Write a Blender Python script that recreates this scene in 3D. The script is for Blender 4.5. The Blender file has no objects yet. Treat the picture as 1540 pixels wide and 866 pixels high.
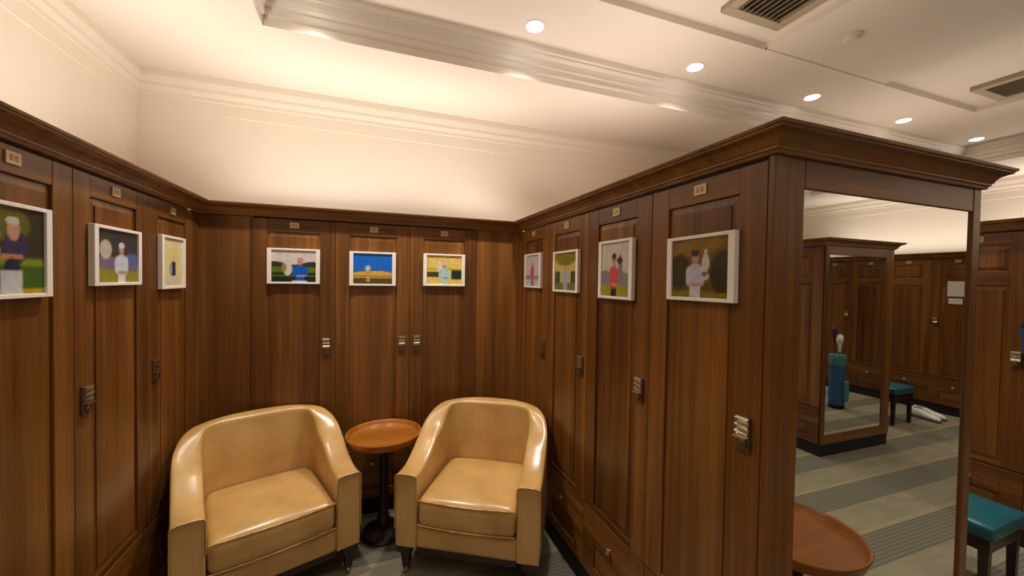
import bpy, bmesh, math, random
from mathutils import Vector, Matrix
random.seed(4)
SC = bpy.context.scene
COL = SC.collection

# ------------------------------------------------------------------ camera, world, lights, exposure
H = 1.62
cam_d = bpy.data.cameras.new('camera')
cam = bpy.data.objects.new('camera', cam_d); COL.objects.link(cam)
R3 = Matrix(((0.9406295449, -0.0080790268, -0.3393387520),
             (-0.3390442382, 0.0255882444, -0.9404223765),
             (0.0162807805, 0.9996399207, 0.0213299112)))
cam.matrix_world = Matrix.Translation((0, 0, H)) @ R3.to_4x4()
cam_d.sensor_width = 36.0
cam_d.lens = 36.0 * 588.0 / 1540.0
cam_d.clip_start = 0.02
SC.camera = cam
SC.view_settings.view_transform = 'Standard'
SC.view_settings.look = 'None'
SC.view_settings.gamma = 1.0
SC.view_settings.use_curve_mapping = False
SC.view_settings.exposure = 0.0
W = bpy.data.worlds.new('world'); SC.world = W
W.use_nodes = True
W.node_tree.nodes['Background'].inputs[0].default_value = (1.0, 0.9, 0.78, 1)
W.node_tree.nodes['Background'].inputs[1].default_value = 0.006
WARM = (1.0, 0.92, 0.82)
DOWN_W = 96.0          # each recessed downlight
UPFILL_W = 5.6          # made-up uplights on the locker tops, brightening upper walls and soffit, per metre

def fill_uplight(name, x, y, lx, ly, z=2.03, k=1.0):  # unseen area lamp facing up, added to wash the walls above the lockers
    d = bpy.data.lights.new(name, 'AREA'); d.shape = 'RECTANGLE'
    d.size = lx; d.size_y = ly; d.energy = UPFILL_W * k * max(lx, ly); d.color = WARM; d.spread = math.radians(140)
    o = bpy.data.objects.new(name, d); COL.objects.link(o)
    o.location = (x, y, z); o.rotation_euler = (math.pi, 0, 0)
    return o
XL, XR, YB = -0.955, 1.065, 2.805        # door faces of the bay: left, right, back
YE, XE = 0.79, 2.15                      # end panel plane and east face of the right hand run
fill_uplight('fill_uplight', XL - 0.12, 0.98, 0.18, 3.2)
fill_uplight('fill_uplight', 0.05, YB + 0.12, 2.0, 0.18)
fill_uplight('fill_uplight', 1.6, 1.85, 0.8, 1.8, k=1.0)
fill_uplight('fill_uplight', 4.35, 1.85, 0.8, 1.8, k=0.6)
fill_uplight('fill_uplight', 4.48, -1.9, 0.8, 1.8, k=0.6)
fill_uplight('fill_uplight', 7.1, 0.0, 0.36, 5.5)

# ------------------------------------------------------------------ materials
def lin(c):
    return tuple(((v / 255) / 12.92 if v / 255 <= 0.04045 else ((v / 255 + 0.055) / 1.055) ** 2.4) for v in c) + (1,)
MAT = {}
def base(name):
    m = bpy.data.materials.new(name); m.use_nodes = True
    MAT[name] = m
    return m, m.node_tree.nodes, m.node_tree.links, m.node_tree.nodes['Principled BSDF']
def plain(name, rgb, rough=0.5, metal=0.0, noise=0.06, scale=30, bump=0.0, coat=0.0):
    m, n, l, b = base(name)
    tc = n.new('ShaderNodeTexCoord'); nz = n.new('ShaderNodeTexNoise'); nz.inputs['Scale'].default_value = scale
    l.new(tc.outputs['Object'], nz.inputs['Vector'])
    mx = n.new('ShaderNodeMix'); mx.data_type = 'RGBA'
    c = lin(rgb)
    mx.inputs['A'].default_value = tuple(v * (1 - noise) for v in c[:3]) + (1,)
    mx.inputs['B'].default_value = tuple(min(1, v * (1 + noise)) for v in c[:3]) + (1,)
    l.new(nz.outputs['Fac'], mx.inputs['Factor']); l.new(mx.outputs['Result'], b.inputs['Base Color'])
    b.inputs['Roughness'].default_value = rough; b.inputs['Metallic'].default_value = metal
    b.inputs['Coat Weight'].default_value = coat; b.inputs['Coat Roughness'].default_value = 0.15
    if bump:
        bp = n.new('ShaderNodeBump'); bp.inputs['Strength'].default_value = bump; bp.inputs['Distance'].default_value = 0.002
        l.new(nz.outputs['Fac'], bp.inputs['Height']); l.new(bp.outputs['Normal'], b.inputs['Normal'])
    return m
def wood(name, dark, mid, light, axis='z', rough=0.36, coat=0.12, var=0.35):
    """veneer with the grain along one local axis; every object gets its own cut of the log"""
    m, n, l, b = base(name)
    tc = n.new('ShaderNodeTexCoord'); oi = n.new('ShaderNodeObjectInfo')
    off = n.new('ShaderNodeVectorMath'); off.operation = 'MULTIPLY_ADD'
    cb = n.new('ShaderNodeCombineXYZ')
    for k in range(3): l.new(oi.outputs['Random'], cb.inputs[k])
    off.inputs[1].default_value = (37, 23, 11)
    l.new(cb.outputs[0], off.inputs[0]); l.new(tc.outputs['Object'], off.inputs[2])
    def nz(across, along, detail, rough_, dist=0.0):
        mp = n.new('ShaderNodeMapping')
        s = [across] * 3; s['xyz'.index(axis)] = along
        mp.inputs['Scale'].default_value = s
        l.new(off.outputs[0], mp.inputs['Vector'])
        t = n.new('ShaderNodeTexNoise'); t.inputs['Scale'].default_value = 1
        t.inputs['Detail'].default_value = detail; t.inputs['Roughness'].default_value = rough_
        t.inputs['Distortion'].default_value = dist
        l.new(mp.outputs[0], t.inputs['Vector'])
        return t.outputs['Fac']
    a = nz(11, 0.35, 2, 0.5, 0.4); f = nz(90, 2.2, 3, 0.6); g = nz(28, 0.9, 3, 0.55, 1.2)
    def math_(op, x, y, v=None):
        q = n.new('ShaderNodeMath'); q.operation = op
        for i, s in enumerate((x, y)):
            if isinstance(s, (int, float)): q.inputs[i].default_value = s
            else: l.new(s, q.inputs[i])
        return q.outputs[0]
    s = math_('ADD', math_('MULTIPLY', a, 0.55), math_('MULTIPLY', g, 0.33))
    s = math_('ADD', s, math_('MULTIPLY', f, 0.17))
    s = math_('ADD', s, math_('MULTIPLY', math_('SUBTRACT', oi.outputs['Random'], 0.5), var * 0.35))
    cr = n.new('ShaderNodeValToRGB')
    e = cr.color_ramp.elements
    e[0].position = 0.32; e[0].color = lin(dark); e[1].position = 0.74; e[1].color = lin(light)
    em = e.new(0.53); em.color = lin(mid)
    l.new(s, cr.inputs['Fac']); l.new(cr.outputs['Color'], b.inputs['Base Color'])
    b.inputs['Roughness'].default_value = rough
    b.inputs['Coat Weight'].default_value = coat; b.inputs['Coat Roughness'].default_value = 0.25
    bp = n.new('ShaderNodeBump'); bp.inputs['Strength'].default_value = 0.12; bp.inputs['Distance'].default_value = 0.001
    l.new(f, bp.inputs['Height']); l.new(bp.outputs['Normal'], b.inputs['Normal'])
    return m
WD, WM, WL = (70, 39, 13), (112, 69, 26), (150, 100, 45)
wood('wood_v', WD, WM, WL, 'z')
wood('wood_h', WD, WM, WL, 'x')
wood('wood_crown', (96, 60, 24), (134, 88, 38), (164, 114, 56), 'x', 0.4, 0.1)
wood('wood_tray', (126, 72, 18), (166, 100, 30), (190, 122, 46), 'x', 0.3, 0.3, 0.1)
wood('wood_dark', (24, 13, 8), (36, 20, 11), (50, 29, 17), 'z', 0.4, 0.1)
plain('wall_paint', (233, 221, 206), 0.75, noise=0.015, scale=4)
plain('ceiling_paint', (226, 214, 200), 0.8, noise=0.015, scale=4)
plain('trim_paint', (226, 215, 203), 0.35, noise=0.01, scale=6)
plain('toe_black', (14, 12, 11), 0.6)
plain('gap_dark', (22, 12, 7), 0.8)
plain('nickel', (196, 186, 166), 0.28, 1.0, 0.05, 60)
plain('bronze', (130, 118, 98), 0.4, 1.0, 0.08, 60)
plain('plate', (205, 178, 140), 0.35, 0.35, 0.05, 60)
plain('plate_dark', (168, 142, 108), 0.5)
plain('frame_white', (244, 239, 233), 0.4, noise=0.02)
plain('paper_white', (228, 222, 214), 0.6, noise=0.02)
plain('caster_metal', (170, 165, 155), 0.25, 1.0)
plain('teal_vinyl', (16, 92, 102), 0.35, noise=0.08, scale=12, bump=0.1)
plain('shoe_white', (246, 245, 244), 0.5, noise=0.03)
plain('shoe_sole', (70, 66, 62), 0.7)
plain('shoe_lining', (120, 118, 116), 0.8)
plain('bag_blue', (46, 92, 140), 0.55, noise=0.1)
plain('bag_teal', (70, 140, 150), 0.55, noise=0.1)
plain('bag_black', (18, 18, 20), 0.5)
plain('cover_white', (238, 234, 226), 0.6)
plain('cover_purple', (84, 34, 62), 0.6)
plain('navy_cloth', (24, 52, 104), 0.75, noise=0.15, scale=18, bump=0.2)
plain('vent_metal', (168, 152, 128), 0.5)
plain('vent_dark', (70, 60, 46), 0.7)
plain('detector', (218, 204, 186), 0.5)

# leather with soft creases
m, n, l, b = base('leather')
tc = n.new('ShaderNodeTexCoord')
n1 = n.new('ShaderNodeTexNoise'); n1.inputs['Scale'].default_value = 5; n1.inputs['Detail'].default_value = 3
n2 = n.new('ShaderNodeTexNoise'); n2.inputs['Scale'].default_value = 160; n2.inputs['Detail'].default_value = 2
for t in (n1, n2): l.new(tc.outputs['Object'], t.inputs['Vector'])
cr = n.new('ShaderNodeValToRGB'); e = cr.color_ramp.elements
e[0].position = 0.3; e[0].color = lin((190, 148, 84)); e[1].position = 0.7; e[1].color = lin((216, 176, 112))
l.new(n1.outputs['Fac'], cr.inputs['Fac']); l.new(cr.outputs['Color'], b.inputs['Base Color'])
b.inputs['Roughness'].default_value = 0.29; b.inputs['Coat Weight'].default_value = 0.35; b.inputs['Coat Roughness'].default_value = 0.22
bp = n.new('ShaderNodeBump'); bp.inputs['Strength'].default_value = 0.35; bp.inputs['Distance'].default_value = 0.012
l.new(n1.outputs['Fac'], bp.inputs['Height'])
bp2 = n.new('ShaderNodeBump'); bp2.inputs['Strength'].default_value = 0.12; bp2.inputs['Distance'].default_value = 0.001
l.new(n2.outputs['Fac'], bp2.inputs['Height']); l.new(bp.outputs['Normal'], bp2.inputs['Normal']); l.new(bp2.outputs['Normal'], b.inputs['Normal'])

# mirror
m, n, l, b = base('mirror')
b.inputs['Base Color'].default_value = (0.86, 0.86, 0.83, 1); b.inputs['Metallic'].default_value = 1.0; b.inputs['Roughness'].default_value = 0.0

# lamp face
m, n, l, b = base('lamp_face')
b.inputs['Emission Color'].default_value = (1.0, 0.93, 0.82, 1); b.inputs['Emission Strength'].default_value = 14.0

# print: colours stored per vertex of the printed sheet
m, n, l, b = base('photo_print')
at = n.new('ShaderNodeAttribute'); at.attribute_name = 'ink'
l.new(at.outputs['Color'], b.inputs['Base Color']); b.inputs['Roughness'].default_value = 0.35

# carpet: bands along x, every other band ribbed
m, n, l, b = base('carpet')
tc = n.new('ShaderNodeTexCoord'); sp = n.new('ShaderNodeSeparateXYZ'); l.new(tc.outputs['Object'], sp.inputs[0])
nz = n.new('ShaderNodeTexNoise'); nz.inputs['Scale'].default_value = 9; nz.inputs['Detail'].default_value = 4
nf = n.new('ShaderNodeTexNoise'); nf.inputs['Scale'].default_value = 260
mpc = n.new('ShaderNodeMapping'); mpc.inputs['Scale'].default_value = (0.45, 1.6, 1)
l.new(tc.outputs['Object'], mpc.inputs['Vector']); l.new(mpc.outputs[0], nz.inputs['Vector']); l.new(tc.outputs['Object'], nf.inputs['Vector'])
def mth(op, x, y=0.0):
    q = n.new('ShaderNodeMath'); q.operation = op
    for i, s in enumerate((x, y)):
        if isinstance(s, (int, float)): q.inputs[i].default_value = s
        else: l.new(s, q.inputs[i])
    return q.outputs[0]
ph = mth('FRACT', mth('DIVIDE', mth('ADD', sp.outputs['Y'], 0.458 * 20 - 0.02), 0.458))
band = mth('LESS_THAN', ph, 0.47)
edge = mth('GREATER_THAN', ph, 0.93)
rib = mth('GREATER_THAN', mth('FRACT', mth('MULTIPLY', ph, 0.458 / 0.0245)), 0.62)
def mixc(f, a_, b_):
    q = n.new('ShaderNodeMix'); q.data_type = 'RGBA'
    l.new(f, q.inputs['Factor'])
    for k, v in (('A', a_), ('B', b_)):
        if isinstance(v, tuple): q.inputs[k].default_value = v
        else: l.new(v, q.inputs[k])
    return q.outputs['Result']
plain_c = mixc(nz.outputs['Fac'], lin((128, 122, 100)), lin((176, 168, 140)))
ribbed = mixc(rib, lin((111, 110, 95)), lin((134, 131, 111)))
c = mixc(band, plain_c, ribbed)
c = mixc(edge, c, lin((168, 158, 124)))
c = mixc(mth('MULTIPLY', nf.outputs['Fac'], 0.35), c, lin((70, 68, 56)))
l.new(c, b.inputs['Base Color']); b.inputs['Roughness'].default_value = 0.95
bp = n.new('ShaderNodeBump'); bp.inputs['Strength'].default_value = 0.4; bp.inputs['Distance'].default_value = 0.004
l.new(nf.outputs['Fac'], bp.inputs['Height']); l.new(bp.outputs['Normal'], b.inputs['Normal'])

# ------------------------------------------------------------------ mesh helpers
class MB:
    def __init__(s): s.v = []; s.f = []; s.m = []
    def add(s, vs, fs, mi=0):
        o = len(s.v); s.v += [tuple(v) for v in vs]
        for f in fs: s.f.append(tuple(i + o for i in f)); s.m.append(mi)
        return s
    def box(s, x0, x1, y0, y1, z0, z1, mi=0):
        vs = [(x, y, z) for z in (z0, z1) for y in (y0, y1) for x in (x0, x1)]
        return s.add(vs, [(0, 2, 3, 1), (4, 5, 7, 6), (0, 1, 5, 4), (2, 6, 7, 3), (0, 4, 6, 2), (1, 3, 7, 5)], mi)
    def lathe(s, prof, seg=32, cx=0, cy=0, mi=0):
        """prof: (radius, z) from bottom to top; closed with caps when the radius is not zero"""
        vs = []; fs = []
        for r, z in prof:
            for k in range(seg):
                a = 2 * math.pi * k / seg
                vs.append((cx + r * math.cos(a), cy + r * math.sin(a), z))
        for i in range(len(prof) - 1):
            for k in range(seg):
                k2 = (k + 1) % seg
                fs.append((i * seg + k, i * seg + k2, (i + 1) * seg + k2, (i + 1) * seg + k))
        fs.append(tuple(range(seg))[::-1]); fs.append(tuple((len(prof) - 1) * seg + k for k in range(seg)))
        return s.add(vs, fs, mi)
    def tube(s, pts, r, seg=8, closed=False, mi=0):
        pts = [Vector(p) for p in pts]; N = len(pts); vs = []; fs = []
        rr = r if isinstance(r, (list, tuple)) else [r] * N
        for i, p in enumerate(pts):
            a = pts[(i - 1) % N] if (closed or i > 0) else p
            c_ = pts[(i + 1) % N] if (closed or i < N - 1) else p
            t = (c_ - a).normalized()
            u = t.cross(Vector((0, 0, 1)))
            if u.length < 1e-3: u = t.cross(Vector((0, 1, 0)))
            u.normalize(); w = u.cross(t)
            for k in range(seg):
                g = 2 * math.pi * k / seg
                vs.append(p + (u * math.cos(g) + w * math.sin(g)) * rr[i])
        for i in range(N if closed else N - 1):
            j = (i + 1) % N
            for k in range(seg):
                k2 = (k + 1) % seg
                fs.append((i * seg + k, i * seg + k2, j * seg + k2, j * seg + k))
        if not closed:
            fs.append(tuple(range(seg))[::-1]); fs.append(tuple((N - 1) * seg + k for k in range(seg)))
        return s.add(vs, fs, mi)
    def rbox(s, sx, sy, sz, r, n_=(14, 14, 6), c=(0, 0, 0), deform=None, mi=0):
        """box with rounded edges, gridded, optionally deformed"""
        hx, hy, hz = sx / 2, sy / 2, sz / 2
        idx = {}; vs = []; fs = []
        def vert(i, j, k):
            key = (i, j, k)
            if key not in idx:
                p = [(-1 + 2 * i / n_[0]), (-1 + 2 * j / n_[1]), (-1 + 2 * k / n_[2])]
                p = [math.copysign(1 - (1 - abs(t)) ** 1.6, t) if abs(t) < 1 else t for t in p]
                q = Vector((p[0] * hx, p[1] * hy, p[2] * hz))
                inn = Vector((max(-hx + r, min(hx - r, q.x)), max(-hy + r, min(hy - r, q.y)), max(-hz + r, min(hz - r, q.z))))
                d = q - inn
                if d.length > 1e-9: q = inn + d.normalized() * r
                if deform: q = deform(q)
                idx[key] = len(vs); vs.append((q[0] + c[0], q[1] + c[1], q[2] + c[2]))
            return idx[key]
        a, b_, d_ = n_
        for i in range(a):
            for j in range(b_):
                fs.append((vert(i, j, 0), vert(i, j + 1, 0), vert(i + 1, j + 1, 0), vert(i + 1, j, 0)))
                fs.append((vert(i, j, d_), vert(i + 1, j, d_), vert(i + 1, j + 1, d_), vert(i, j + 1, d_)))
            for k in range(d_):
                fs.append((vert(i, 0, k), vert(i + 1, 0, k), vert(i + 1, 0, k + 1), vert(i, 0, k + 1)))
                fs.append((vert(i, b_, k), vert(i, b_, k + 1), vert(i + 1, b_, k + 1), vert(i + 1, b_, k)))
        for j in range(b_):
            for k in range(d_):
                fs.append((vert(0, j, k), vert(0, j, k + 1), vert(0, j + 1, k + 1), vert(0, j + 1, k)))
                fs.append((vert(a, j, k), vert(a, j + 1, k), vert(a, j + 1, k + 1), vert(a, j, k + 1)))
        return s.add(vs, fs, mi)
    def raised_panel(s, x0, x1, z0, z1, y_edge, y_field, bev, mi=0):
        """panel seen from -y: sunk at its edge, bevelled up to the field; with a back"""
        r0 = [(x0, y_edge, z0), (x1, y_edge, z0), (x1, y_edge, z1), (x0, y_edge, z1)]
        r1 = [(x0 + bev, y_field + .004, z0 + bev), (x1 - bev, y_field + .004, z0 + bev), (x1 - bev, y_field + .004, z1 - bev), (x0 + bev, y_field + .004, z1 - bev)]
        r2 = [(x0 + bev, y_field, z0 + bev), (x1 - bev, y_field, z0 + bev), (x1 - bev, y_field, z1 - bev), (x0 + bev, y_field, z1 - bev)]
        rb = [(x0, y_edge + .004, z0), (x1, y_edge + .004, z0), (x1, y_edge + .004, z1), (x0, y_edge + .004, z1)]
        fs = []
        for k in range(4):
            q = (k + 1) % 4
            fs += [(k, q, 4 + q, 4 + k), (4 + k, 4 + q, 8 + q, 8 + k), (12 + k, 12 + q, q, k)]
        fs += [(8, 9, 10, 11), (15, 14, 13, 12)]
        return s.add(r0 + r1 + r2 + rb, fs, mi)
    def mesh(s, name, mats, smooth=None):
        me = bpy.data.meshes.new(name); me.from_pydata(s.v, [], s.f); me.validate()
        for mm in (mats if isinstance(mats, (list, tuple)) else [mats]): me.materials.append(MAT[mm])
        for p, k in zip(me.polygons, s.m): p.material_index = k
        bm = bmesh.new(); bm.from_mesh(me); bmesh.ops.recalc_face_normals(bm, faces=bm.faces); bm.to_mesh(me); bm.free()
        if smooth is not None:
            for p in me.polygons: p.use_smooth = True
            me.set_sharp_from_angle(angle=math.radians(smooth))
        me.update()
        return me
    def build(s, name, mats, parent=None, smooth=None, bevel=0.0, loc=None):
        o = bpy.data.objects.new(name, s.mesh(name, mats, smooth)); COL.objects.link(o)
        if parent: o.parent = parent
        if loc: o.location = loc
        if bevel:
            bv = o.modifiers.new('bevel', 'BEVEL'); bv.width = bevel; bv.segments = 2; bv.limit_method = 'ANGLE'
        return o
def tag(o, label=None, cat=None, group=None, kind=None):
    if label: o['label'] = label
    if cat: o['category'] = cat
    if group: o['group'] = group
    if kind: o['kind'] = kind
    return o
def empty(name, loc=(0, 0, 0), rz=0.0):
    o = bpy.data.objects.new(name, None); COL.objects.link(o)
    o.location = loc; o.rotation_euler = (0, 0, rz); o.empty_display_size = 0.1
    return o
def copy_tree(o, parent=None):
    c_ = o.copy(); COL.objects.link(c_); c_.parent = parent
    for ch in list(o.children): copy_tree(ch, c_)
    return c_
def sweep(path, prof):
    """sweep a profile of (out, z) along a floor path; 'out' is to the right of the walking direction"""
    P = [Vector(p) for p in path]; mb = MB(); N = len(P); K = len(prof); vs = []
    for i, p in enumerate(P):
        d0 = (P[i] - P[i - 1]).normalized() if i > 0 else None
        d1 = (P[i + 1] - P[i]).normalized() if i < N - 1 else None
        n0 = Vector((d0.y, -d0.x)) if d0 else None
        n1 = Vector((d1.y, -d1.x)) if d1 else None
        if n0 and n1:
            mt = (n0 + n1).normalized(); mt = mt / max(0.2, mt.dot(n0))
        else: mt = n0 or n1
        for o_, z in prof: vs.append((p.x + mt.x * o_, p.y + mt.y * o_, z))
    fs = []
    for i in range(N - 1):
        for k in range(K):
            k2 = (k + 1) % K
            fs.append((i * K + k, (i + 1) * K + k, (i + 1) * K + k2, i * K + k2))
    fs.append(tuple(range(K))); fs.append(tuple((N - 1) * K + k for k in range(K))[::-1])
    return mb.add(vs, fs)

# ------------------------------------------------------------------ room shell
XW0, XW1, YW0, YW1 = -1.455, 7.35, -3.30, 3.28
ZS, ZM = 2.97, 3.17
TX0, TX1, TY0, TY1 = -0.57, 6.28, -2.49, 2.48
def struct(name, mb, mat, label=None, cat=None, **k):
    return tag(mb.build(name, mat, **k), label, cat, kind='structure')
struct('floor', MB().box(XW0 - .1, XW1 + .1, YW0 - .1, YW1 + .1, -0.1, 0), 'carpet', 'grey green carpet with ribbed bands', 'floor')
struct('wall_back', MB().box(XW0 - .1, XW1 + .1, YW1, YW1 + .1, 0, 3.4), 'wall_paint', 'cream painted wall above the lockers facing the camera', 'wall')
struct('wall_front', MB().box(XW0 - .1, XW1 + .1, YW0 - .1, YW0, 0, 3.4), 'wall_paint', 'cream painted wall on the far side of the aisle', 'wall')
struct('wall_left', MB().box(XW0 - .1, XW0, YW0, YW1, 0, 3.4), 'wall_paint', 'cream painted wall above the left lockers', 'wall')
struct('wall_right', MB().box(XW1, XW1 + .1, YW0, YW1, 0, 3.4), 'wall_paint', 'cream painted wall at the far right end', 'wall')
# ceiling: lower border around a raised tray, two shallow coffers in the tray
COF = [(1.12, 2.45, 0.55, 1.91), (3.70, 5.03, 0.55, 1.91)]
cm = MB()
cm.box(XW0, XW1, TY1, YW1, ZS, 3.4).box(XW0, XW1, YW0, TY0, ZS, 3.4).box(XW0, TX0, TY0, TY1, ZS, 3.4).box(TX1, XW1, TY0, TY1, ZS, 3.4)
xs = [TX0] + [v for c_ in COF for v in c_[:2]] + [TX1]
cm.box(TX0, TX1, 1.91, TY1, ZM, 3.4).box(TX0, TX1, TY0, 0.55, ZM, 3.4)
for a_, b_ in ((xs[0], xs[1]), (xs[2], xs[3]), (xs[4], xs[5])): cm.box(a_, b_, 0.55, 1.91, ZM, 3.4)
for x0, x1, y0, y1 in COF: cm.box(x0, x1, y0, y1, ZM + 0.045, 3.4)
struct('ceiling', cm, 'ceiling_paint', 'cream tray ceiling with two shallow coffers', 'ceiling')
# moulding around the tray (face turned to the room)
prof = [(0, ZS - .004), (.01, ZS - .004), (.012, ZS + .04), (.022, ZS + .047), (.026, ZS + .056), (.022, ZS + .066), (.024, ZS + .085), (.034, ZS + .092), (.036, ZS + .112), (.044, ZS + .13), (.058, ZS + .142),
        (.066, ZS + .146), (.066, ZS + .158), (.08, ZS + .165), (.084, ZS + .2), (0, ZS + .2)]
struct('trim_1', sweep([(TX0, -0.1), (TX0, TY1), (TX1, TY1), (TX1, -0.1)], prof), 'trim_paint', 'glossy stepped moulding around the raised tray ceiling', 'molding')
struct('trim_2', sweep([(TX1, -0.1), (TX1, TY0), (TX0, TY0), (TX0, -0.1)], prof), 'trim_paint', 'stepped tray moulding on the far side of the aisle', 'molding')
# cornice where the walls meet the lower ceiling
cz = 2.72
prof = [(0, cz), (.004, cz + .003), (.004, cz + .085), (.008, cz + .095), (.008, cz + .115), (.02, cz + .14), (.022, cz + .145), (.022, cz + .165), (.036, cz + .20), (.038, cz + .205), (.038, cz + .25), (0, cz + .25)]
struct('trim_3', sweep([(XW0, YW0), (XW0, YW1), (XW1, YW1), (XW1, YW0), (XW0, YW0)], prof), 'wall_paint', 'cream cornice where the walls meet the ceiling', 'molding')
struct('trim_4', MB().box(2.45, 3.70, 1.895, 1.915, ZM - .008, ZM + .01), 'ceiling_paint', 'thin ridge across the ceiling between the coffers', 'molding')

# ------------------------------------------------------------------ recessed lamps, vents, detector
def downlight(x, y, label, group, power=1.0):
    t = tag(empty('downlight', (x, y, ZM)), label, 'downlight', group)
    MB().lathe([(.062, -.004), (.066, 0), (.066, .002)], 28).build('trim_ring', 'trim_paint', t, 40)
    MB().lathe([(.047, -.0075), (.052, -.005), (.052, -.003)], 28).build('lamp_face', 'lamp_face', t, 40)
    d = bpy.data.lights.new('downlight_lamp', 'SPOT'); d.energy = DOWN_W * power; d.color = WARM
    d.spot_size = math.radians(118); d.spot_blend = 0.8; d.shadow_soft_size = 0.045
    o = bpy.data.objects.new('downlight_lamp', d); COL.objects.link(o); o.location = (x, y, ZM - .055)
ORD_ = ['first', 'second', 'third', 'fourth', 'fifth', 'sixth']
DLX = [-0.32, 0.93, 2.18, 3.42, 4.68, 5.95]
names = {0.93: 'round recessed downlight nearest the cream moulding corner', 2.18: 'second round downlight, left of the vent coffer edge',
         3.42: 'middle downlight of the row, above the mirror panel', 4.68: 'fourth downlight of the ceiling row', 5.95: 'farthest downlight, smallest at the right of the row'}
for x in DLX:
    downlight(x, 2.24, names.get(x, 'recessed downlight at the left end of the row, above the frame'), 'downlights along the ceiling moulding')
for x in DLX:
    downlight(x, -2.24, '%s recessed downlight from the left in the row across the aisle' % ORD_[DLX.index(x)], 'downlights across the aisle', 0.55)
for x in DLX:  # unseen extra row, added as weak fill for the locker doors
    downlight(x, 0.0, '%s added fill downlight from the left above the aisle' % ORD_[DLX.index(x)], 'added fill downlights over the aisle', 0.14)

def ceiling_vent(x, y, label):
    t = tag(empty('ceiling_vent', (x, y, ZM + .045)), label, 'vent', 'ceiling vents')
    f = MB(); w, d, hgt = .23, .36, .035
    f.box(-w, w, -d, -d + .06, -hgt, 0).box(-w, w, d - .06, d, -hgt, 0).box(-w, -w + .06, -d + .06, d - .06, -hgt, 0).box(w - .06, w, -d + .06, d - .06, -hgt, 0)
    f.build('vent_frame', 'vent_metal', t, bevel=.003)
    MB().box(-w + .06, w - .06, -d + .06, d - .06, -.006, -.001).build('vent_back', 'vent_dark', t)
    for k in range(9):
        xx = -w + .08 + k * (2 * w - .16) / 8
        s_ = MB().add([(xx - .012, -d + .06, -hgt), (xx - .008, -d + .06, -hgt), (xx + .012, -d + .06, -.008), (xx + .008, -d + .06, -.008),
                       (xx - .012, d - .06, -hgt), (xx - .008, d - .06, -hgt), (xx + .012, d - .06, -.008), (xx + .008, d - .06, -.008)],
                      [(0, 1, 2, 3), (7, 6, 5, 4), (0, 4, 5, 1), (1, 5, 6, 2), (2, 6, 7, 3), (3, 7, 4, 0)])
        s_.build('slat', 'vent_metal', t)
ceiling_vent(2.12, 1.40, 'slatted air vent in the ceiling coffer above the mirror panel')
ceiling_vent(4.72, 1.38, 'slatted air vent at the right edge of the ceiling')
t = tag(empty('smoke_detector', (2.80, 1.61, ZM)), 'small round smoke detector between the ceiling coffers', 'detector')
MB().lathe([(.02, -.04), (.038, -.035), (.046, -.02), (.048, -.012)], 28).build('sensor_cap', 'detector', t, 40)
MB().lathe([(.055, -.012), (.056, 0)], 28).build('mount_ring', 'detector', t, 40)

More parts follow.
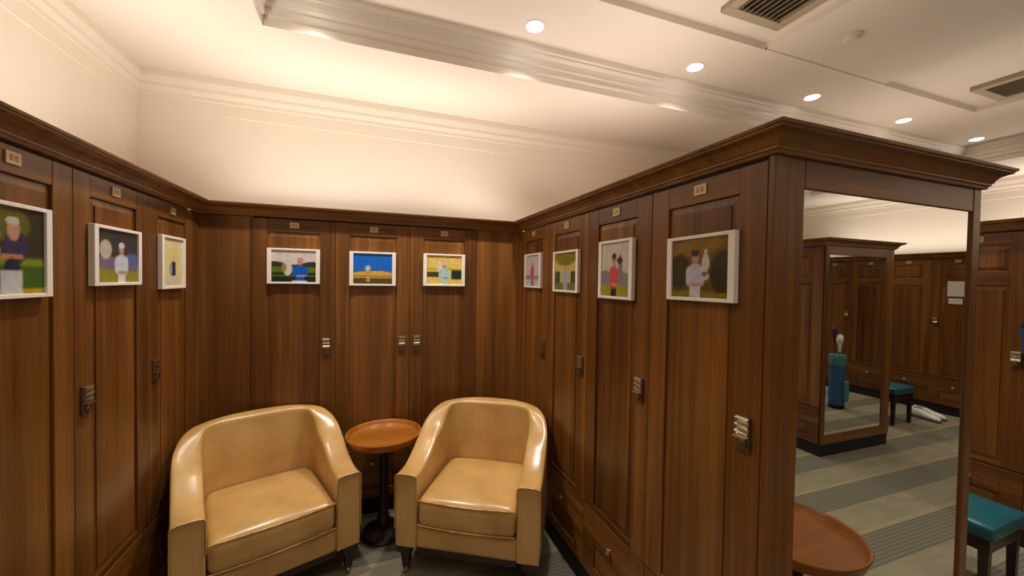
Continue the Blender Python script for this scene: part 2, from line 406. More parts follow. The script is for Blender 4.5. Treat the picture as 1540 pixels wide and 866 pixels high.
# ------------------------------------------------------------------ lockers
LW = 0.475; DEPTH = 0.47
Z_TOE, Z_DR, Z_DOOR, Z_TOP = 0.11, 0.455, 0.462, 1.975
def make_locker():
    t = empty('locker')
    hw = LW / 2 - .001
    MB().box(-LW / 2, LW / 2, .024, DEPTH, Z_TOE, 2.0).build('carcass', 'wood_dark', t)
    MB().box(-LW / 2, LW / 2, .012, DEPTH, 0, Z_TOE).build('toe_kick', 'toe_black', t)
    d = MB()
    d.box(-hw, -.148, 0, .022, Z_DOOR, Z_TOP, 0).box(.148, hw, 0, .022, Z_DOOR, Z_TOP, 0)
    for z0, z1 in ((Z_DOOR, .49), (1.632, 1.725), (1.895, Z_TOP)): d.box(-.148, .148, .0006, .022, z0, z1, 1)
    door = d.build('door', ['wood_v', 'wood_h'], t, bevel=.0025)
    MB().raised_panel(-.15, .15, .488, 1.634, .010, .002, .03).build('lower_panel', 'wood_v', door)
    MB().raised_panel(-.15, .15, 1.723, 1.897, .010, .002, .03).build('upper_panel', 'wood_v', door)
    q = MB()
    q.box(-hw, -.14, 0, .022, Z_TOE + .004, Z_DR, 0).box(.14, hw, 0, .022, Z_TOE + .004, Z_DR, 0)
    q.box(-.14, .14, 0, .022, Z_TOE + .004, .175, 0).box(-.14, .14, 0, .022, .29, Z_DR, 0)
    dr = q.build('drawer', 'wood_h', t, bevel=.0025)
    MB().raised_panel(-.142, .142, .173, .292, .012, .002, .024).build('drawer_panel', 'wood_h', dr)
    k = MB().lathe([(.007, 0), (.006, .006), (.014, .011), (.017, .015), (.013, .020), (.004, .022)], 16)
    k.v = [(x, -z, y) for x, y, z in k.v]
    k.build('knob', 'nickel', dr, 50, loc=(0, 0, .352))
    p = MB().box(-.026, .026, -.004, .001, 1.922, 1.958, 0)
    pl = p.build('number_plate', 'plate', t, bevel=.001)
    p = MB()
    for sx in (-.009, .009): p.box(sx - .0055, sx + .0055, -.0045, -.0035, 1.931, 1.949)
    p.build('worn_marks', 'plate_dark', pl)
    # combination lock: stepped body with three dial ridges, lever ledge and rounded foot
    b_ = MB()
    b_.box(-.023, .023, -.010, .001, .0, .104)
    lk = b_.build('lock', 'bronze', t, bevel=.002, loc=(.187, 0, 1.115))
    r = MB()
    for z in (.098, .078, .058): r.add([(-.021, -.010, z + .004), (.021, -.010, z + .004), (.021, -.018, z), (-.021, -.018, z), (.021, -.010, z - .013), (-.021, -.010, z - .013)],
                                       [(0, 1, 2, 3), (3, 2, 4, 5), (0, 3, 5), (1, 4, 2), (0, 5, 4, 1)])
    r.build('dial', 'nickel', lk)
    g = MB().lathe([(.015, 0), (.015, .005), (.012, .008), (.004, .009)], 20)
    g.v = [(x, -z, y) for x, y, z in g.v]
    g.build('lock_knob', 'bronze', lk, 50, loc=(0, -.010, .024))
    MB().box(-.021, .021, -.024, -.009, .040, .046).build('lever', 'nickel', lk, bevel=.001)
    return t
proto = make_locker(); used = [False]
def locker(x, y, rz, side, label, group):
    o = proto if not used[0] else copy_tree(proto)
    used[0] = True
    o.location = (x, y, 0); o.rotation_euler = (0, 0, rz)
    for ch in o.children:
        if ch.name.split('.')[0] == 'lock': ch.location.x = .187 * side
    tag(o, label, 'locker', group)
    return o
HP = math.pi / 2
ORD = ['first', 'second', 'third', 'fourth', 'fifth', 'sixth', 'seventh', 'eighth', 'ninth', 'tenth', 'eleventh']
GL = 'lockers around the seating bay'
locker(-0.458, YB, 0, 1, 'brown wooden locker behind the left armchair, below the white sky photo', GL)
locker(0.017, YB, 0, 1, 'brown wooden locker behind the round table, below the blue sky photo', GL)
locker(0.492, YB, 0, -1, 'brown wooden locker behind the right armchair, below the yellow photo', GL)
RC = [2.5165, 2.029, 1.5415, 1.054]
for y, tx in zip(RC, ('brown wooden locker deepest in the right row, next to the corner', 'second locker from the corner in the right row, olive foliage photo on it',
                      'third locker from the corner in the right row, red shirt photo on it', 'right row locker nearest the mirror panel, large lock on its stile')):
    locker(XR, y, -HP, 1, tx, GL).scale.x = 1.0255
LC = [2.475, 2.0, 1.525, 1.05, .575, .1, -.375]
for y, tx in zip(LC, ('left row locker next to the corner, pale poster on it', 'left row locker with the white capped golfer photo',
                      'leftmost visible locker, cut by the picture edge', 'locker of the left row just outside the picture', 'fifth locker of the left row from the corner', 'sixth locker of the left row from the corner', 'seventh locker of the left row, beside the aisle')):
    locker(XL, y, HP, -1, tx, GL)
for k, y in enumerate([1.415, 0.94, 1.89, 2.365]):
    locker(3.83, y, -HP, 1, ('locker seen past the right edge of the mirror panel, behind the teal stool' if k == 0 else 'locker with the navy jacket, at the right picture edge' if k == 1 else '%s locker from the aisle in the next bay, hidden behind the mirror panel' % ORD[k]),
           'lockers of the next bay')
for k in range(11):
    y = -1.10 + .475 * (k - 3)
    locker(6.86, y, -HP, 1, ('end wall locker with the white notice, reflected in the mirror' if k == 3 else 'end wall locker left of the white notice, reflected in the mirror' if k == 2 else '%s locker along the far end wall, counted from across the aisle' % ORD[k]), 'lockers of the far end wall')
for k in range(4):
    locker(3.97, -1.089 - .475 * k, -HP, 1, ('locker beside the reflected mirror panel across the aisle' if k == 0 else '%s locker from the aisle in the row across the aisle' % ORD[k]), 'lockers across the aisle')

# filler boards, run bodies
def filler(name, mb, label, mat='wood_v'):
    return tag(mb.build(name, mat, bevel=.002), label, 'panel')
filler('filler_panel', MB().box(XL - DEPTH, -.697, YB + .004, YB + DEPTH, 0.0, 1.9858), 'plain brown filler board in the left corner of the bay')
filler('filler_panel', MB().box(.731, XR + DEPTH, YB + .004, YB + DEPTH, 0.0, 1.9858), 'plain brown filler board in the right corner of the bay')
filler('filler_panel', MB().box(XL - DEPTH, XL - .004, 2.7145, YB + .003, 0, 1.9858), 'narrow corner board beside the left row')
filler('filler_panel', MB().box(XR + .004, XR + DEPTH, 2.761, YB + .003, 0, 1.9858), 'narrow corner board beside the right row')
filler('divider_panel', MB().box(XR + DEPTH + .005, XE - .025, YE + .021, YB + .3, 0.0, 1.984), 'brown back of the right locker row facing the next bay')
filler('divider_panel', MB().box(3.83 + DEPTH + .005, 4.835, .71, YB + .3, 0.0, 1.984), 'brown back of the row in the next bay')
filler('divider_panel', MB().box(3.97 + DEPTH + .005, 4.975, -2.99, -.852, 0.0, 1.984), 'brown back of the row across the aisle')

# crown of the cabinets
zc = 1.985
prof = [(-.003, zc), (.010, zc), (.012, zc + .008), (.018, zc + .012), (.018, zc + .018), (.022, zc + .020), (.026, zc + .030), (.034, zc + .040), (.046, zc + .047),
        (.056, zc + .050), (.060, zc + .053), (.060, zc + .057), (.066, zc + .060), (.068, zc + .068), (-.003, zc + .068)]
def crown(path, label):
    # the top board closes the cabinet, the moulding runs around it
    return tag(sweep(path, prof).build('crown_molding', 'wood_crown', smooth=25), label, 'molding')
crown([(XL, -.615), (XL, YB), (XR, YB), (XR, YE), (XE, YE), (XE, YB)], 'dark brown crown moulding running around the bay and the mirror panel')
crown([(3.83, YB + .3), (3.83, .682), (4.86, .682), (4.86, YB)], 'brown crown moulding of the next bay, right of the mirror panel')
crown([(5.0, -2.9), (5.0, -.83), (3.97, -.83), (3.97, -2.9)], 'brown crown moulding of the reflected row across the aisle')
crown([(6.86, 3.2), (6.86, -3.2)], 'dark crown moulding along the far end wall')

# end panels with mirrors; local: x along the panel, front at y = 0 facing -y
def end_panel(x, y, rz, w, left, label):
    t = tag(empty('mirror_panel', (x, y, 0), rz), label, 'mirror panel')
    z0, z1, mz0, mz1 = Z_TOE, 1.9862, .20, 1.90
    mx0, mx1 = left, w - .05
    MB().box(.05, w - .03, .0125, .0195, z0, z1).build('back_board', 'wood_dark', t)
    MB().box(.0, .062, 0, .0195, z0, z1).build('post', 'wood_v', t, bevel=.003)
    MB().box(.0635, mx0, .003, .0125, z0, z1).build('stile', 'wood_v', t, bevel=.003)
    MB().box(mx1, w, 0, .0125, z0, z1).build('stile', 'wood_v', t, bevel=.003)
    MB().box(mx0, mx1, .002, .0125, mz1, z1).build('rail', 'wood_h', t, bevel=.003)
    MB().box(mx0, mx1, .002, .0125, z0, mz0).build('rail', 'wood_h', t, bevel=.003)
    MB().box(mx0, mx1, .008, .0125, mz0, mz1).build('mirror_glass', 'mirror', t)
    MB().box(.01, w - .01, .006, .0195, 0, Z_TOE).build('toe_kick', 'toe_black', t)
    return t
end_panel(XR, YE, 0, XE - XR, .128, 'brown framed mirror on the end of the right locker row')
end_panel(3.83, .682, 0, 1.03, .128, 'framed mirror panel ending the row of the next bay, outside the picture')
end_panel(5.0, -.83, math.pi, 1.03, .128, 'smaller framed mirror seen inside the mirror, across the aisle')

# ------------------------------------------------------------------ armchairs
def make_chair():
    t = empty('armchair')
    Wd, D, ZA, ZBk, ZB0, th = .79, .655, .56, .812, .165, .122
    n_side, n_back = 12, 44; A = .365; ex = 2.5
    yb = D / 2 - A
    outer = []; inner = []
    for i in range(n_side):
        y = -D / 2 + (yb + D / 2) * i / n_side
        outer.append((-Wd / 2, y)); inner.append((-Wd / 2 + th, y))
    for i in range(n_back + 1):
        a = math.pi - math.pi * i / n_back
        cx, sy = math.cos(a), math.sin(a)
        f = lambda v: math.copysign(abs(v) ** (2 / ex), v)
        outer.append((f(cx) * Wd / 2, yb + f(sy) * A)); g = lambda v: math.copysign(abs(v) ** (2 / 6.0), v)
        inner.append((g(cx) * (Wd / 2 - th), yb + g(sy) * (A - .11)))
    for i in range(n_side - 1, -1, -1):
        y = -D / 2 + (yb + D / 2) * i / n_side
        outer.append((Wd / 2, y)); inner.append((Wd / 2 - th, y))
    def hgt(x, y):
        u = (y + D / 2 - .06) / (D * .78); u = max(0, min(1, u))
        return ZA + (ZBk - .02 - ZA) * (u * u * (3 - 2 * u)) + .02 * max(0, 1 - (x / .40) ** 2) * max(0, min(1, (y + .1) / .3))
    vs = []; K = 12
    for (ox, oy), (ix, iy) in zip(outer, inner):
        h_ = hgt(ox, oy); L = lambda f: (ox + (ix - ox) * f, oy + (iy - oy) * f)
        for f, z in ((.03, ZB0), (0, ZB0 + .1), (0, h_ - .02), (.02, h_ - .007), (.08, h_ - .001), (.25, h_ + .003), (.75, h_ + .003), (.92, h_ - .001), (.98, h_ - .007), (1, h_ - .02), (1, .40), (1, ZB0)):
            vs.append(L(f) + (z,))
    fs = []; N = len(outer)
    for i in range(N - 1):
        for k in range(K):
            k2 = (k + 1) % K
            fs.append((i * K + k, i * K + k2, (i + 1) * K + k2, (i + 1) * K + k))
    fs += [tuple(range(K)), tuple((N - 1) * K + k for k in range(K))[::-1]]
    sh = MB().add(vs, fs).build('tub_shell', 'leather', t, 50)
    bv = sh.modifiers.new('bevel', 'BEVEL'); bv.width = .008; bv.segments = 3; bv.limit_method = 'ANGLE'; bv.angle_limit = math.radians(60)
    # welt along the front edge of each arm
    for s_ in (0, N - 1):
        loop = [Vector(v) for v in vs[s_ * K:(s_ + 1) * K]]
        MB().tube([(v.x, v.y - .001, v.z) for v in loop[1:11]], .0035, 6).build('welt', 'leather', sh, 60)
    wi = Wd / 2 - th
    MB().rbox(2 * wi + .01, .07, .115, .012, (10, 4, 4), (0, -D / 2 + .044, ZB0 + .0575)).build('front_rail', 'leather', t, 60)
    MB().box(-wi, wi, -D / 2 + .06, D / 2 - .12, ZB0 + .02, .27).build('seat_deck', 'leather', t)
    # cushion
    cw, cd, ch = 2 * wi - .006, D - .11 - .01, .152
    def dfm(q):
        fx = q.x / (cw / 2); fy = q.y / (cd / 2)
        yy = q.y + cd / 2 - D / 2 - .002
        lim = wi - .004
        if yy > yb: lim = max(.05, (1 - min(.999, (yy - yb) / (A - .11)) ** 6)) ** (1 / 6) * (wi - .004)
        x = fx * min(lim, cw / 2)
        z = q.z
        dome = (1 - min(1, abs(fx)) ** 2.2) * (1 - min(1, abs(fy)) ** 2.6)
        if z > 0: z += .034 * dome * (z / (ch / 2))
        else: z -= .0
        y = q.y - .016 * (1 - fx * fx) * (1 if fy < -.5 else 0) * (-fy - .5) * 2
        return Vector((x, y, z))
    cy = -D / 2 - .002 + cd / 2
    cu = MB().rbox(cw, cd, ch, .036, (22, 22, 8), (0, cy, .287 + ch / 2), dfm).build('seat_cushion', 'leather', t, 75)
    for z in (.014, ch - .014):
        pts = []
        for i in range(41):
            a = -1 + 2 * i / 40
            q = dfm(Vector((a * (cw / 2 - .004), -cd / 2 + .005, z - ch / 2)))
            pts.append((q.x, q.y + cy - .001, z + .287 + (.004 if z > .05 else -.004)))
        MB().tube(pts, .0042, 6).build('piping', 'leather', cu, 60)
    # dark plinth and legs
    fr = []
    for (ox, oy), (ix, iy) in zip(outer, inner):
        for f, z in ((.10, .135), (.10, ZB0 + .004), (.75, ZB0 + .004), (.75, .135)): fr.append((ox + (ix - ox) * f, oy + (iy - oy) * f, z))
    fs = []
    for i in range(N - 1):
        for k in range(4): fs.append((i * 4 + k, i * 4 + (k + 1) % 4, (i + 1) * 4 + (k + 1) % 4, (i + 1) * 4 + k))
    fs += [(0, 1, 2, 3), tuple((N - 1) * 4 + k for k in (3, 2, 1, 0))]
    MB().add(fr, fs).box(-wi, wi, -D / 2 + .012, -D / 2 + .05, .135, ZB0 + .004).build('plinth', 'wood_dark', t)
    for sx, sy in ((-1, -1), (1, -1), (-1, 1), (1, 1)):
        x = sx * (.345 if sy < 0 else .26); y = (-D / 2 + .045) if sy < 0 else D / 2 - .10
        q = MB(); a, b_ = .026, .017
        q.add([(x - a, y - a, .14), (x + a, y - a, .14), (x + a, y + a, .14), (x - a, y + a, .14), (x - b_, y - b_, .035), (x + b_, y - b_, .035), (x + b_, y + b_, .035), (x - b_, y + b_, .035)],
              [(0, 1, 2, 3), (7, 6, 5, 4), (0, 4, 5, 1), (1, 5, 6, 2), (2, 6, 7, 3), (3, 7, 4, 0)])
        lg = q.build('leg', 'wood_dark', t, bevel=.003)
        w_ = MB().lathe([(.009, -.011), (.018, -.010), (.020, -.006), (.020, .006), (.018, .010), (.009, .011)], 20)
        w_.v = [(z_ + x, y_ + y, x_ + .0205) for x_, y_, z_ in w_.v]
        w_.box(x - .014, x - .0115, y - .012, y + .012, .014, .036).box(x + .0115, x + .014, y - .012, y + .012, .014, .036)
        w_.build('caster', 'caster_metal', lg, 50)
    return t, D
ch1, CD = make_chair()
def place_chair(o, fx, fy, rz, label):
    f = Vector((math.sin(rz), -math.cos(rz)))
    o.location = (fx - f.x * CD / 2, fy - f.y * CD / 2, 0); o.rotation_euler = (0, 0, rz)
    tag(o, label, 'armchair', 'tan leather armchairs')
place_chair(ch1, .473, 1.977, math.radians(-30.2), 'tan leather tub armchair on the right, in front of the right lockers')
ch2 = copy_tree(ch1)
place_chair(ch2, -.413, 2.124, math.radians(20.6), 'tan leather tub armchair on the left, below the white sky photo')

# ------------------------------------------------------------------ round tray tables
def make_table():
    t = empty('round_table'); r, z = .229, .65
    MB().lathe([(.02, z - .052), (r - .03, z - .052), (r - .014, z - .044), (r - .006, z - .02), (r, z - .004), (r - .002, z), (r - .010, z), (r - .014, z - .004), (r - .018, z - .02), (r - .024, z - .026), (.001, z - .026)], 72).build('tray_top', 'wood_tray', t, 40)
    MB().lathe([(.06, z - .075), (.13, z - .062), (.14, z - .0525)], 48).build('collar', 'wood_dark', t, 40)
    MB().lathe([(.04, .05), (.045, .09), (.028, .14), (.024, .35), (.03, .52), (.055, z - .074)], 32).build('pedestal', 'wood_dark', t, 60)
    MB().lathe([(.13, 0), (.135, .012), (.125, .028), (.06, .045), (.045, .052)], 48).build('foot_plate', 'wood_dark', t, 40)
    return t
tb = make_table(); tb.location = (.086, 2.57, 0)
tag(tb, 'round brown tray table standing between the two armchairs', 'table', 'round tray tables')
tb2 = copy_tree(tb); tb2.location = (1.60, .54, 0)
tag(tb2, 'round tray table reflected at the bottom of the mirror', 'table', 'round tray tables')

# ------------------------------------------------------------------ teal stools
def make_stool():
    t = empty('stool'); S = .40
    def dm(q):
        fx, fy = q.x / (S / 2), q.y / (S / 2)
        return Vector((q.x, q.y, q.z + (.018 * (1 - min(1, fx * fx)) * (1 - min(1, fy * fy)) if q.z > 0 else 0)))
    MB().rbox(S, S, .075, .024, (14, 14, 6), (0, 0, .4025), dm).build('seat', 'teal_vinyl', t, 70)
    a = MB(); h = S / 2 - .02
    a.box(-h, h, -h, -h + .02, .30, .366).box(-h, h, h - .02, h, .30, .366).box(-h, -h + .02, -h + .02, h - .02, .30, .366).box(h - .02, h, -h + .02, h - .02, .30, .366)
    a.build('apron', 'wood_dark', t)
    for sx in (-1, 1):
        for sy in (-1, 1):
            x, y = sx * (h - .022), sy * (h - .022); c_, d_ = .02, .014
            MB().add([(x - c_, y - c_, .365), (x + c_, y - c_, .365), (x + c_, y + c_, .365), (x - c_, y + c_, .365), (x - d_, y - d_, 0), (x + d_, y - d_, 0), (x + d_, y + d_, 0), (x - d_, y + d_, 0)],
                     [(0, 1, 2, 3), (7, 6, 5, 4), (0, 4, 5, 1), (1, 5, 6, 2), (2, 6, 7, 3), (3, 7, 4, 0)]).build('leg', 'wood_dark', t)
    return t
st = make_stool(); st.location = (3.06, 1.17, 0); st.rotation_euler.z = math.radians(2)
tag(st, 'teal cushioned stool at the right edge, beside the mirror panel', 'stool', 'teal stools')
st2 = copy_tree(st); st2.location = (5.86, -1.29, 0); st2.rotation_euler.z = 0
tag(st2, 'teal stool reflected in the mirror before the end wall lockers', 'stool', 'teal stools')

# ------------------------------------------------------------------ white golf shoes
def make_shoe():
    t = empty('shoe'); secs = []
    L = .295
    def loft(rows, seg=16):
        vs = []; fs = []
        for y, w, z0, h in rows:
            for k in range(seg):
                a = 2 * math.pi * k / seg
                cx, cz_ = math.cos(a), math.sin(a)
                vs.append((w * math.copysign(abs(cx) ** .75, cx), y, z0 + h * (.5 + .5 * math.copysign(abs(cz_) ** .75, cz_))))
        n_ = len(rows)
        for i in range(n_ - 1):
            for k in range(seg):
                k2 = (k + 1) % seg
                fs.append((i * seg + k, i * seg + k2, (i + 1) * seg + k2, (i + 1) * seg + k))
        fs += [tuple(range(seg))[::-1], tuple((n_ - 1) * seg + k for k in range(seg))]
        return MB().add(vs, fs)
    up = [(-.145, .012, .022, .018), (-.135, .032, .02, .035), (-.10, .045, .018, .052), (-.05, .049, .018, .066), (0, .044, .018, .085), (.04, .038, .018, .10), (.08, .036, .018, .104), (.12, .034, .02, .105), (.142, .02, .03, .088)]
    loft(up).build('upper', 'shoe_white', t, 60)
    so = [(-.15, .015, .002, .022), (-.135, .038, 0, .024), (-.08, .05, 0, .024), (0, .045, 0, .024), (.08, .039, 0, .024), (.13, .034, 0, .024), (.148, .018, .002, .022)]
    loft(so).build('sole', 'shoe_sole', t, 60)
    loft([(.03, .012, .112, .006), (.05, .024, .113, .012), (.09, .026, .114, .012), (.125, .014, .114, .010)]).build('collar', 'shoe_lining', t, 60)
    for k in range(4):
        y = -.045 + k * .02; z = .086 + k * .0095
        MB().tube([(-.022, y, z - .006), (-.01, y, z + .002), (.01, y, z + .002), (.022, y, z - .006)], .0025, 6).build('lace', 'shoe_lining', t, 60)
    return t
s1 = make_shoe(); s1.location = (6.37, -1.14, 0); s1.rotation_euler.z = math.radians(188)
tag(s1, 'white shoe on the carpet, nearer the aisle of the reflected pair', 'shoe', 'white shoes by the end wall')
s2 = copy_tree(s1); s2.location = (6.50, -1.16, 0); s2.rotation_euler.z = math.radians(172)
tag(s2, 'white shoe against the end wall lockers, rear of the reflected pair', 'shoe', 'white shoes by the end wall')

# ------------------------------------------------------------------ golf bag, seen in the second reflection
g = tag(empty('golf_bag', (5.80, .10, 0), .4), 'blue golf bag with white headcovers, small in the reflected mirror', 'golf bag')
g.scale = (.75, .75, .95)
MB().lathe([(.10, 0), (.115, .01), (.12, .05)], 24).build('base', 'bag_black', g, 50)
MB().lathe([(.115, .05), (.118, .2), (.108, .45), (.112, .62)], 24).build('body', 'bag_blue', g, 60)
MB().lathe([(.116, .60), (.122, .64), (.124, .72), (.118, .74)], 24).build('collar', 'bag_teal', g, 60)
MB().rbox(.15, .07, .28, .025, (6, 4, 8), (0, -.13, .25)).build('pocket', 'bag_teal', g, 60)
MB().tube([(.12, 0, .62), (.19, .02, .55), (.21, .02, .40), (.17, .01, .22), (.11, 0, .14)], .014, 8).build('strap', 'bag_black', g, 60)
for x, y, h_, mt in ((-.05, -.03, .98, 'cover_white'), (.05, -.02, 1.0, 'cover_white'), (.0, .05, 1.1, 'cover_purple')):
    c_ = MB().tube([(x * .5, y * .5, .5), (x, y, h_ - .12)], .006, 8).build('club_shaft', 'bag_black', g, 60)
    MB().lathe([(.012, h_ - .20), (.022, h_ - .16), (.028, h_ - .09), (.046, h_ - .05), (.05, h_ - .02), (.034, h_ + .012), (.005, h_ + .02)], 18, x, y).build('headcover', mt, c_, 60)

# ------------------------------------------------------------------ navy jacket on the next bay's locker door
j = tag(empty('jacket', (3.83 - .03, .93, 0), -HP), 'navy blue jacket hanging on a locker at the right edge', 'jacket')
jb = MB()
rows = [(1.70, .06, .02), (1.68, .13, .03), (1.655, .185, .035), (1.60, .20, .04), (1.45, .195, .045), (1.3, .20, .045), (1.17, .21, .045), (1.13, .21, .04)]
seg = 28; vs = []; fs = []
for z, w, d in rows:
    for k in range(seg):
        a = 2 * math.pi * k / seg
        rip = 1 + .18 * math.sin(7 * a) * (1.7 - z) * 1.5
        vs.append((w * math.copysign(abs(math.cos(a)) ** .7, math.cos(a)), -.03 + d * .7 * math.sin(a) * rip, z))
for i in range(len(rows) - 1):
    for k in range(seg):
        k2 = (k + 1) % seg
        fs.append((i * seg + k, i * seg + k2, (i + 1) * seg + k2, (i + 1) * seg + k))
fs += [tuple(range(seg)), tuple((len(rows) - 1) * seg + k for k in range(seg))[::-1]]
jb.add(vs, fs).build('jacket_body', 'navy_cloth', j, 60)
for s_ in (-1, 1):
    MB().tube([(s_ * .17, -.03, 1.65), (s_ * .215, -.045, 1.55), (s_ * .225, -.05, 1.38), (s_ * .215, -.045, 1.22)], [.03, .042, .04, .034], 12).build('sleeve', 'navy_cloth', j, 60)
MB().tube([(-.15, -.03, 1.67), (0, -.03, 1.72), (0, -.03, 1.76), (.012, -.03, 1.785), (.0, -.018, 1.80), (0, .03, 1.80)], .003, 6).build('hanger', 'nickel', j, 60)

# ------------------------------------------------------------------ framed photographs
def print_mesh(w, h, shapes, bg):
    NX, NY = 46, 38
    me = MB(); vs = []; fs = []
    for jy in range(NY + 1):
        for ix in range(NX + 1): vs.append((-w / 2 + w * ix / NX, 0, -h / 2 + h * jy / NY))
    for jy in range(NY):
        for ix in range(NX):
            a = jy * (NX + 1) + ix; fs.append((a, a + 1, a + NX + 2, a + NX + 1))
    me.add(vs, fs)
    # a thin sheet: add a back and rim
    t_ = .002; q = len(me.v)
    me.v += [(-w / 2, t_, -h / 2), (w / 2, t_, -h / 2), (w / 2, t_, h / 2), (-w / 2, t_, h / 2)]
    me.f.append((q + 3, q + 2, q + 1, q)); me.m.append(0)
    mesh = me.mesh('print', 'photo_print')
    at_ = mesh.attributes.new('ink', 'FLOAT_COLOR', 'POINT')
    rnd = random.Random(int(w * 1e4) + len(shapes))
    ph0 = rnd.random() * 6
    for i, v in enumerate(mesh.vertices):
        u, vv = v.co.x / w + .5, v.co.z / h + .5
        c_ = list(bg)
        for sh in shapes:
            kind, col = sh[0], sh[-1]
            if kind == 'e':
                d = math.hypot((u - sh[1]) / sh[3], (vv - sh[2]) / sh[4]); k = max(0, min(1, (1.08 - d) / .16))
            elif kind == 'r':
                dx = min(u - sh[1], sh[2] - u) * w; dy = min(vv - sh[3], sh[4] - vv) * h; k = max(0, min(1, min(dx, dy) / .004 + .5))
            else:   # rolling horizon: everything below a wavy height
                y0 = sh[1] + sh[2] * math.sin(u * sh[3] + sh[4]); k = max(0, min(1, (y0 - vv) * h / .004 + .5))
            c_ = [a + (b2 - a) * k for a, b2 in zip(c_, col)]
        nzv = 1 + (rnd.random() - .5) * .06 + .10 * math.sin(u * 23 + ph0 + 3 * math.sin(vv * 9)) * math.sin(vv * 17 + ph0 * 2 + 2 * math.sin(u * 11))
        at_.data[i].color = tuple(x * nzv for x in lin(c_)[:3]) + (1,)
    return mesh
SKIN = (190, 140, 115); SILV = (205, 205, 205)
def man(cx, base_, s, shirt, hat=None, trous=(220, 220, 225), hair=(60, 45, 35)):
    r = [('r', cx - .095 * s, cx + .095 * s, 0, base_ + .08 * s, trous),
         ('e', cx, base_ + .24 * s, .15 * s, .22 * s, shirt), ('e', cx - .12 * s, base_ + .24 * s, .055 * s, .17 * s, shirt), ('e', cx + .12 * s, base_ + .24 * s, .055 * s, .17 * s, shirt),
         ('e', cx, base_ + .545 * s, .066 * s, .105 * s, SKIN)]
    r.append(('e', cx, base_ + .62 * s, .075 * s, .06 * s, hat or hair))
    r.append(('e', cx + .02 * s, base_ + .10 * s, .12 * s, .03 * s, SKIN))
    return r
def trophy(cx, cy, s, col=SILV):
    return [('e', cx, cy + .1 * s, .065 * s, .16 * s, col), ('r', cx - .02 * s, cx + .02 * s, cy - .1 * s, cy, col), ('e', cx, cy - .12 * s, .06 * s, .06 * s, col), ('e', cx, cy + .28 * s, .03 * s, .05 * s, col)]
def photo(x, y, z, rz, w, h, bg, shapes, label, bw=.024, tilt=0.0):
    t = tag(empty('framed_photo', (x, y, z), rz), label, 'photo', 'framed golf photos on the lockers')
    t.rotation_euler.y = tilt
    b2 = .012; d0, d1 = -.022, -.002
    for x0, x1, z0, z1 in ((-w / 2, -w / 2 + bw, -h / 2, h / 2), (w / 2 - bw, w / 2, -h / 2, h / 2), (-w / 2 + bw, w / 2 - bw, -h / 2, -h / 2 + b2), (-w / 2 + bw, w / 2 - bw, h / 2 - b2, h / 2)):
        MB().box(x0, x1, d0, d1, z0, z1).build('frame_bar', 'frame_white', t, bevel=.0015)
    o = bpy.data.objects.new('print', print_mesh(w - 2 * bw + .002, h - 2 * b2 + .002, shapes, bg)); COL.objects.link(o); o.parent = t; o.location = (0, d0 + .007, 0)
    MB().box(-w / 2 + .006, w / 2 - .006, d0 + .0095, d1, -h / 2 + .006, h / 2 - .006).build('backing', 'paper_white', t)
G1, G2, G3 = (52, 84, 30), (30, 46, 24), (88, 116, 36)
ZP = 1.682
photo(-.458, YB, ZP, 0, .296, .222, (214, 206, 206),
      [('w', .60, .05, 7, 1.3, (46, 48, 32)), ('w', .47, .01, 9, 0, G3), ('r', 0, 1, .22, .30, G2), ('w', .18, .0, 1, 0, (24, 36, 24))] +
      [('e', .36, .42, .10, .22, (212, 204, 196)), ('e', .28, .46, .05, .14, (150, 134, 70))] + man(.64, .10, 1.0, (10, 92, 200), None, (20, 86, 190), (190, 150, 130)) + [('r', .45, .80, 0, .05, (190, 210, 240))],
      'photo of a blue shirted golfer with trophy under white sky')
photo(.012, YB, 1.677, 0, .294, .226, (8, 104, 208),
      [('w', .42, .03, 5, -.9, (60, 62, 30)), ('w', .38, .06, 3.1, -.1, (214, 168, 60)), ('r', 0, 1, .24, .27, (130, 90, 30)), ('w', .16, .0, 1, 0, (84, 72, 24)), ('r', 0, 1, .16, .20, (70, 44, 14))] +
      [('e', .37, .52, .07, .09, (200, 190, 190)), ('r', .33, .42, .08, .42, (196, 160, 90))],
      'photo with deep blue sky over golden ground and a small figure')
photo(.492, YB, 1.68, 0, .296, .228, (226, 196, 104),
      [('r', 0, 1, .50, .56, (190, 170, 20)), ('r', 0, .35, .26, .44, (62, 66, 34)), ('r', .7, 1, .18, .50, (34, 46, 40)), ('w', .20, .02, 4, 1, (228, 200, 96))] +
      [('e', .36, .62, .09, .2, (220, 205, 170))] + man(.50, .14, .95, (168, 208, 206), (214, 196, 180), (176, 216, 214)),
      'yellow toned photo of a golfer in pale mint')
photo(XR, 2.495, 1.684, -HP, .285, .235, (196, 190, 190),
      [('w', .34, .01, 6, 0, (140, 136, 140)), ('w', .22, .0, 1, 0, (190, 188, 192)), ('r', .42, .55, 0, .3, (110, 96, 104))] + [('e', .47, .45, .12, .24, (196, 74, 84)), ('e', .47, .70, .05, .08, (190, 140, 130))],
      'pale photo of a small red clad golfer, nearest the corner')
photo(XR, 2.012, 1.672, -HP, .305, .238, (196, 172, 84),
      [('e', .5, .9, .5, .25, (120, 116, 20)), ('r', 0, .25, .1, .5, (66, 72, 32)), ('r', .75, 1, .1, .5, (48, 58, 30)), ('w', .18, .02, 3, 0, (104, 112, 64))] + man(.50, .12, .95, (150, 164, 190), (110, 96, 30), (150, 164, 190)),
      'photo of a grey shirted golfer before yellow green leaves')
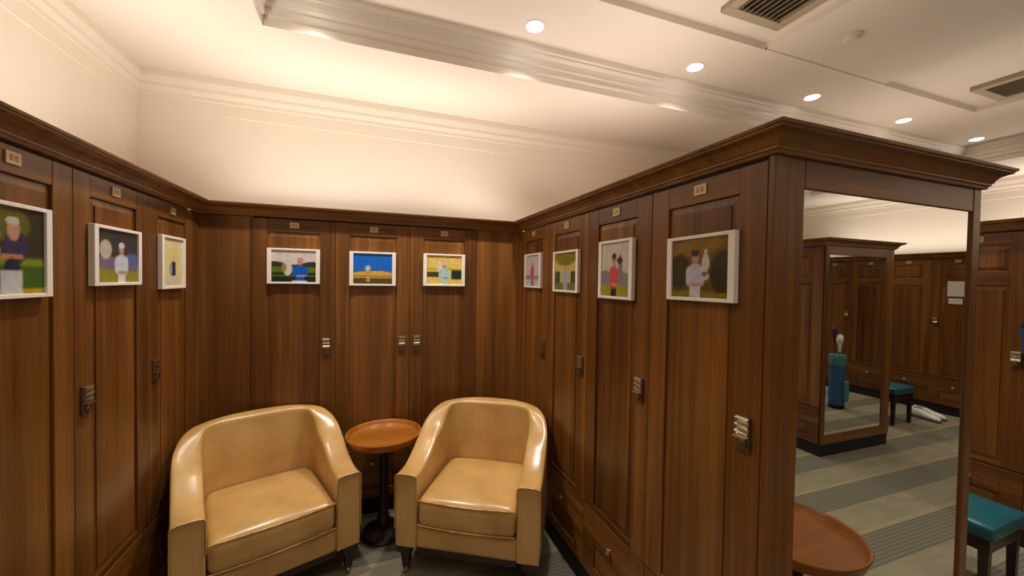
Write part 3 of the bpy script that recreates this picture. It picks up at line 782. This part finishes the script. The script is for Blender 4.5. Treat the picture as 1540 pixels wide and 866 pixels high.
photo(XR, 1.525, 1.674, -HP, .262, .270, (198, 190, 180),
      [('w', .46, .03, 12, 0, (130, 132, 130)), ('w', .20, .02, 5, 0, (150, 150, 30))] + man(.46, .12, 1.0, (206, 74, 88), None, (50, 30, 40), (40, 34, 34)) + trophy(.68, .45, 1.0, (120, 124, 128)) + [('e', .66, .66, .10, .06, (50, 52, 54))],
      'portrait photo of a red shirted golfer holding a cup')
photo(XR, 1.04, 1.670, -HP, .290, .226, (102, 78, 18),
      [('e', .3, .9, .6, .2, (134, 104, 20)), ('e', .15, .45, .2, .3, (58, 50, 16)), ('e', .9, .4, .2, .35, (52, 46, 14)), ('w', .10, .02, 4, 0, (128, 112, 12))] + man(.44, .13, 1.0, (186, 188, 204), (58, 52, 60), (200, 204, 216)) + trophy(.62, .48, 1.0, (206, 198, 190)) + [('e', .60, .40, .05, .04, (110, 108, 120))],
      'photo of a white shirted golfer holding a silver cup, nearest the mirror', tilt=-.008)
photo(XL, 2.44, 1.678, HP, .25, .262, (222, 208, 170),
      [('r', .1, .9, .06, .88, (228, 212, 150)), ('r', .42, .62, .22, .52, (44, 46, 66)), ('e', .38, .36, .08, .13, (150, 160, 180)), ('e', .52, .60, .06, .06, (216, 190, 120)), ('r', .3, .75, .1, .2, (214, 206, 200))],
      'pale cream poster with a tiny navy figure, in the left corner')
photo(XL, 1.985, 1.685, HP, .308, .226, (56, 54, 50),
      [('w', .46, .03, 6, 0, (120, 104, 130)), ('e', .85, .46, .2, .12, (90, 100, 160)), ('w', .24, .02, 4, 1, (150, 140, 40)), ('e', .2, .62, .14, .18, (190, 184, 170))] + man(.58, .10, 1.0, (200, 208, 222), (206, 212, 224), (226, 226, 232)),
      'photo of a golfer in white cap and shirt, left wall middle')
photo(XL, 1.485, 1.678, HP, .298, .268, (48, 44, 22),
      [('e', .5, .8, .3, .2, (96, 94, 18)), ('w', .42, .0, 1, 0, (122, 140, 14)), ('w', .32, .02, 3, 0, (64, 98, 20)), ('w', .06, .0, 1, 0, (180, 160, 10))] +
      [('e', .30, .66, .1, .13, (190, 188, 190)), ('e', .30, .48, .1, .12, (176, 178, 200)), ('e', .60, .55, .16, .2, (48, 46, 84)), ('e', .57, .74, .085, .13, (190, 140, 110)), ('e', .56, .84, .09, .05, (196, 190, 170)), ('e', .55, .43, .16, .035, (196, 130, 90)),
       ('e', .55, .32, .1, .1, (24, 32, 50)), ('r', .40, .68, .0, .28, (200, 200, 208))],
      'photo of a navy shirted golfer with trophies at the left edge')

# notice on the end wall door
nt = tag(empty('notice', (6.86, -1.11, 0), -HP), 'white paper notice with a small card below, reflected in the mirror', 'notice')
MB().box(-.075, .075, -.006, -.0005, 1.50, 1.69).build('sheet', 'paper_white', nt)
MB().box(-.062, .062, -.006, -.0005, 1.405, 1.475).build('card', 'paper_white', nt)
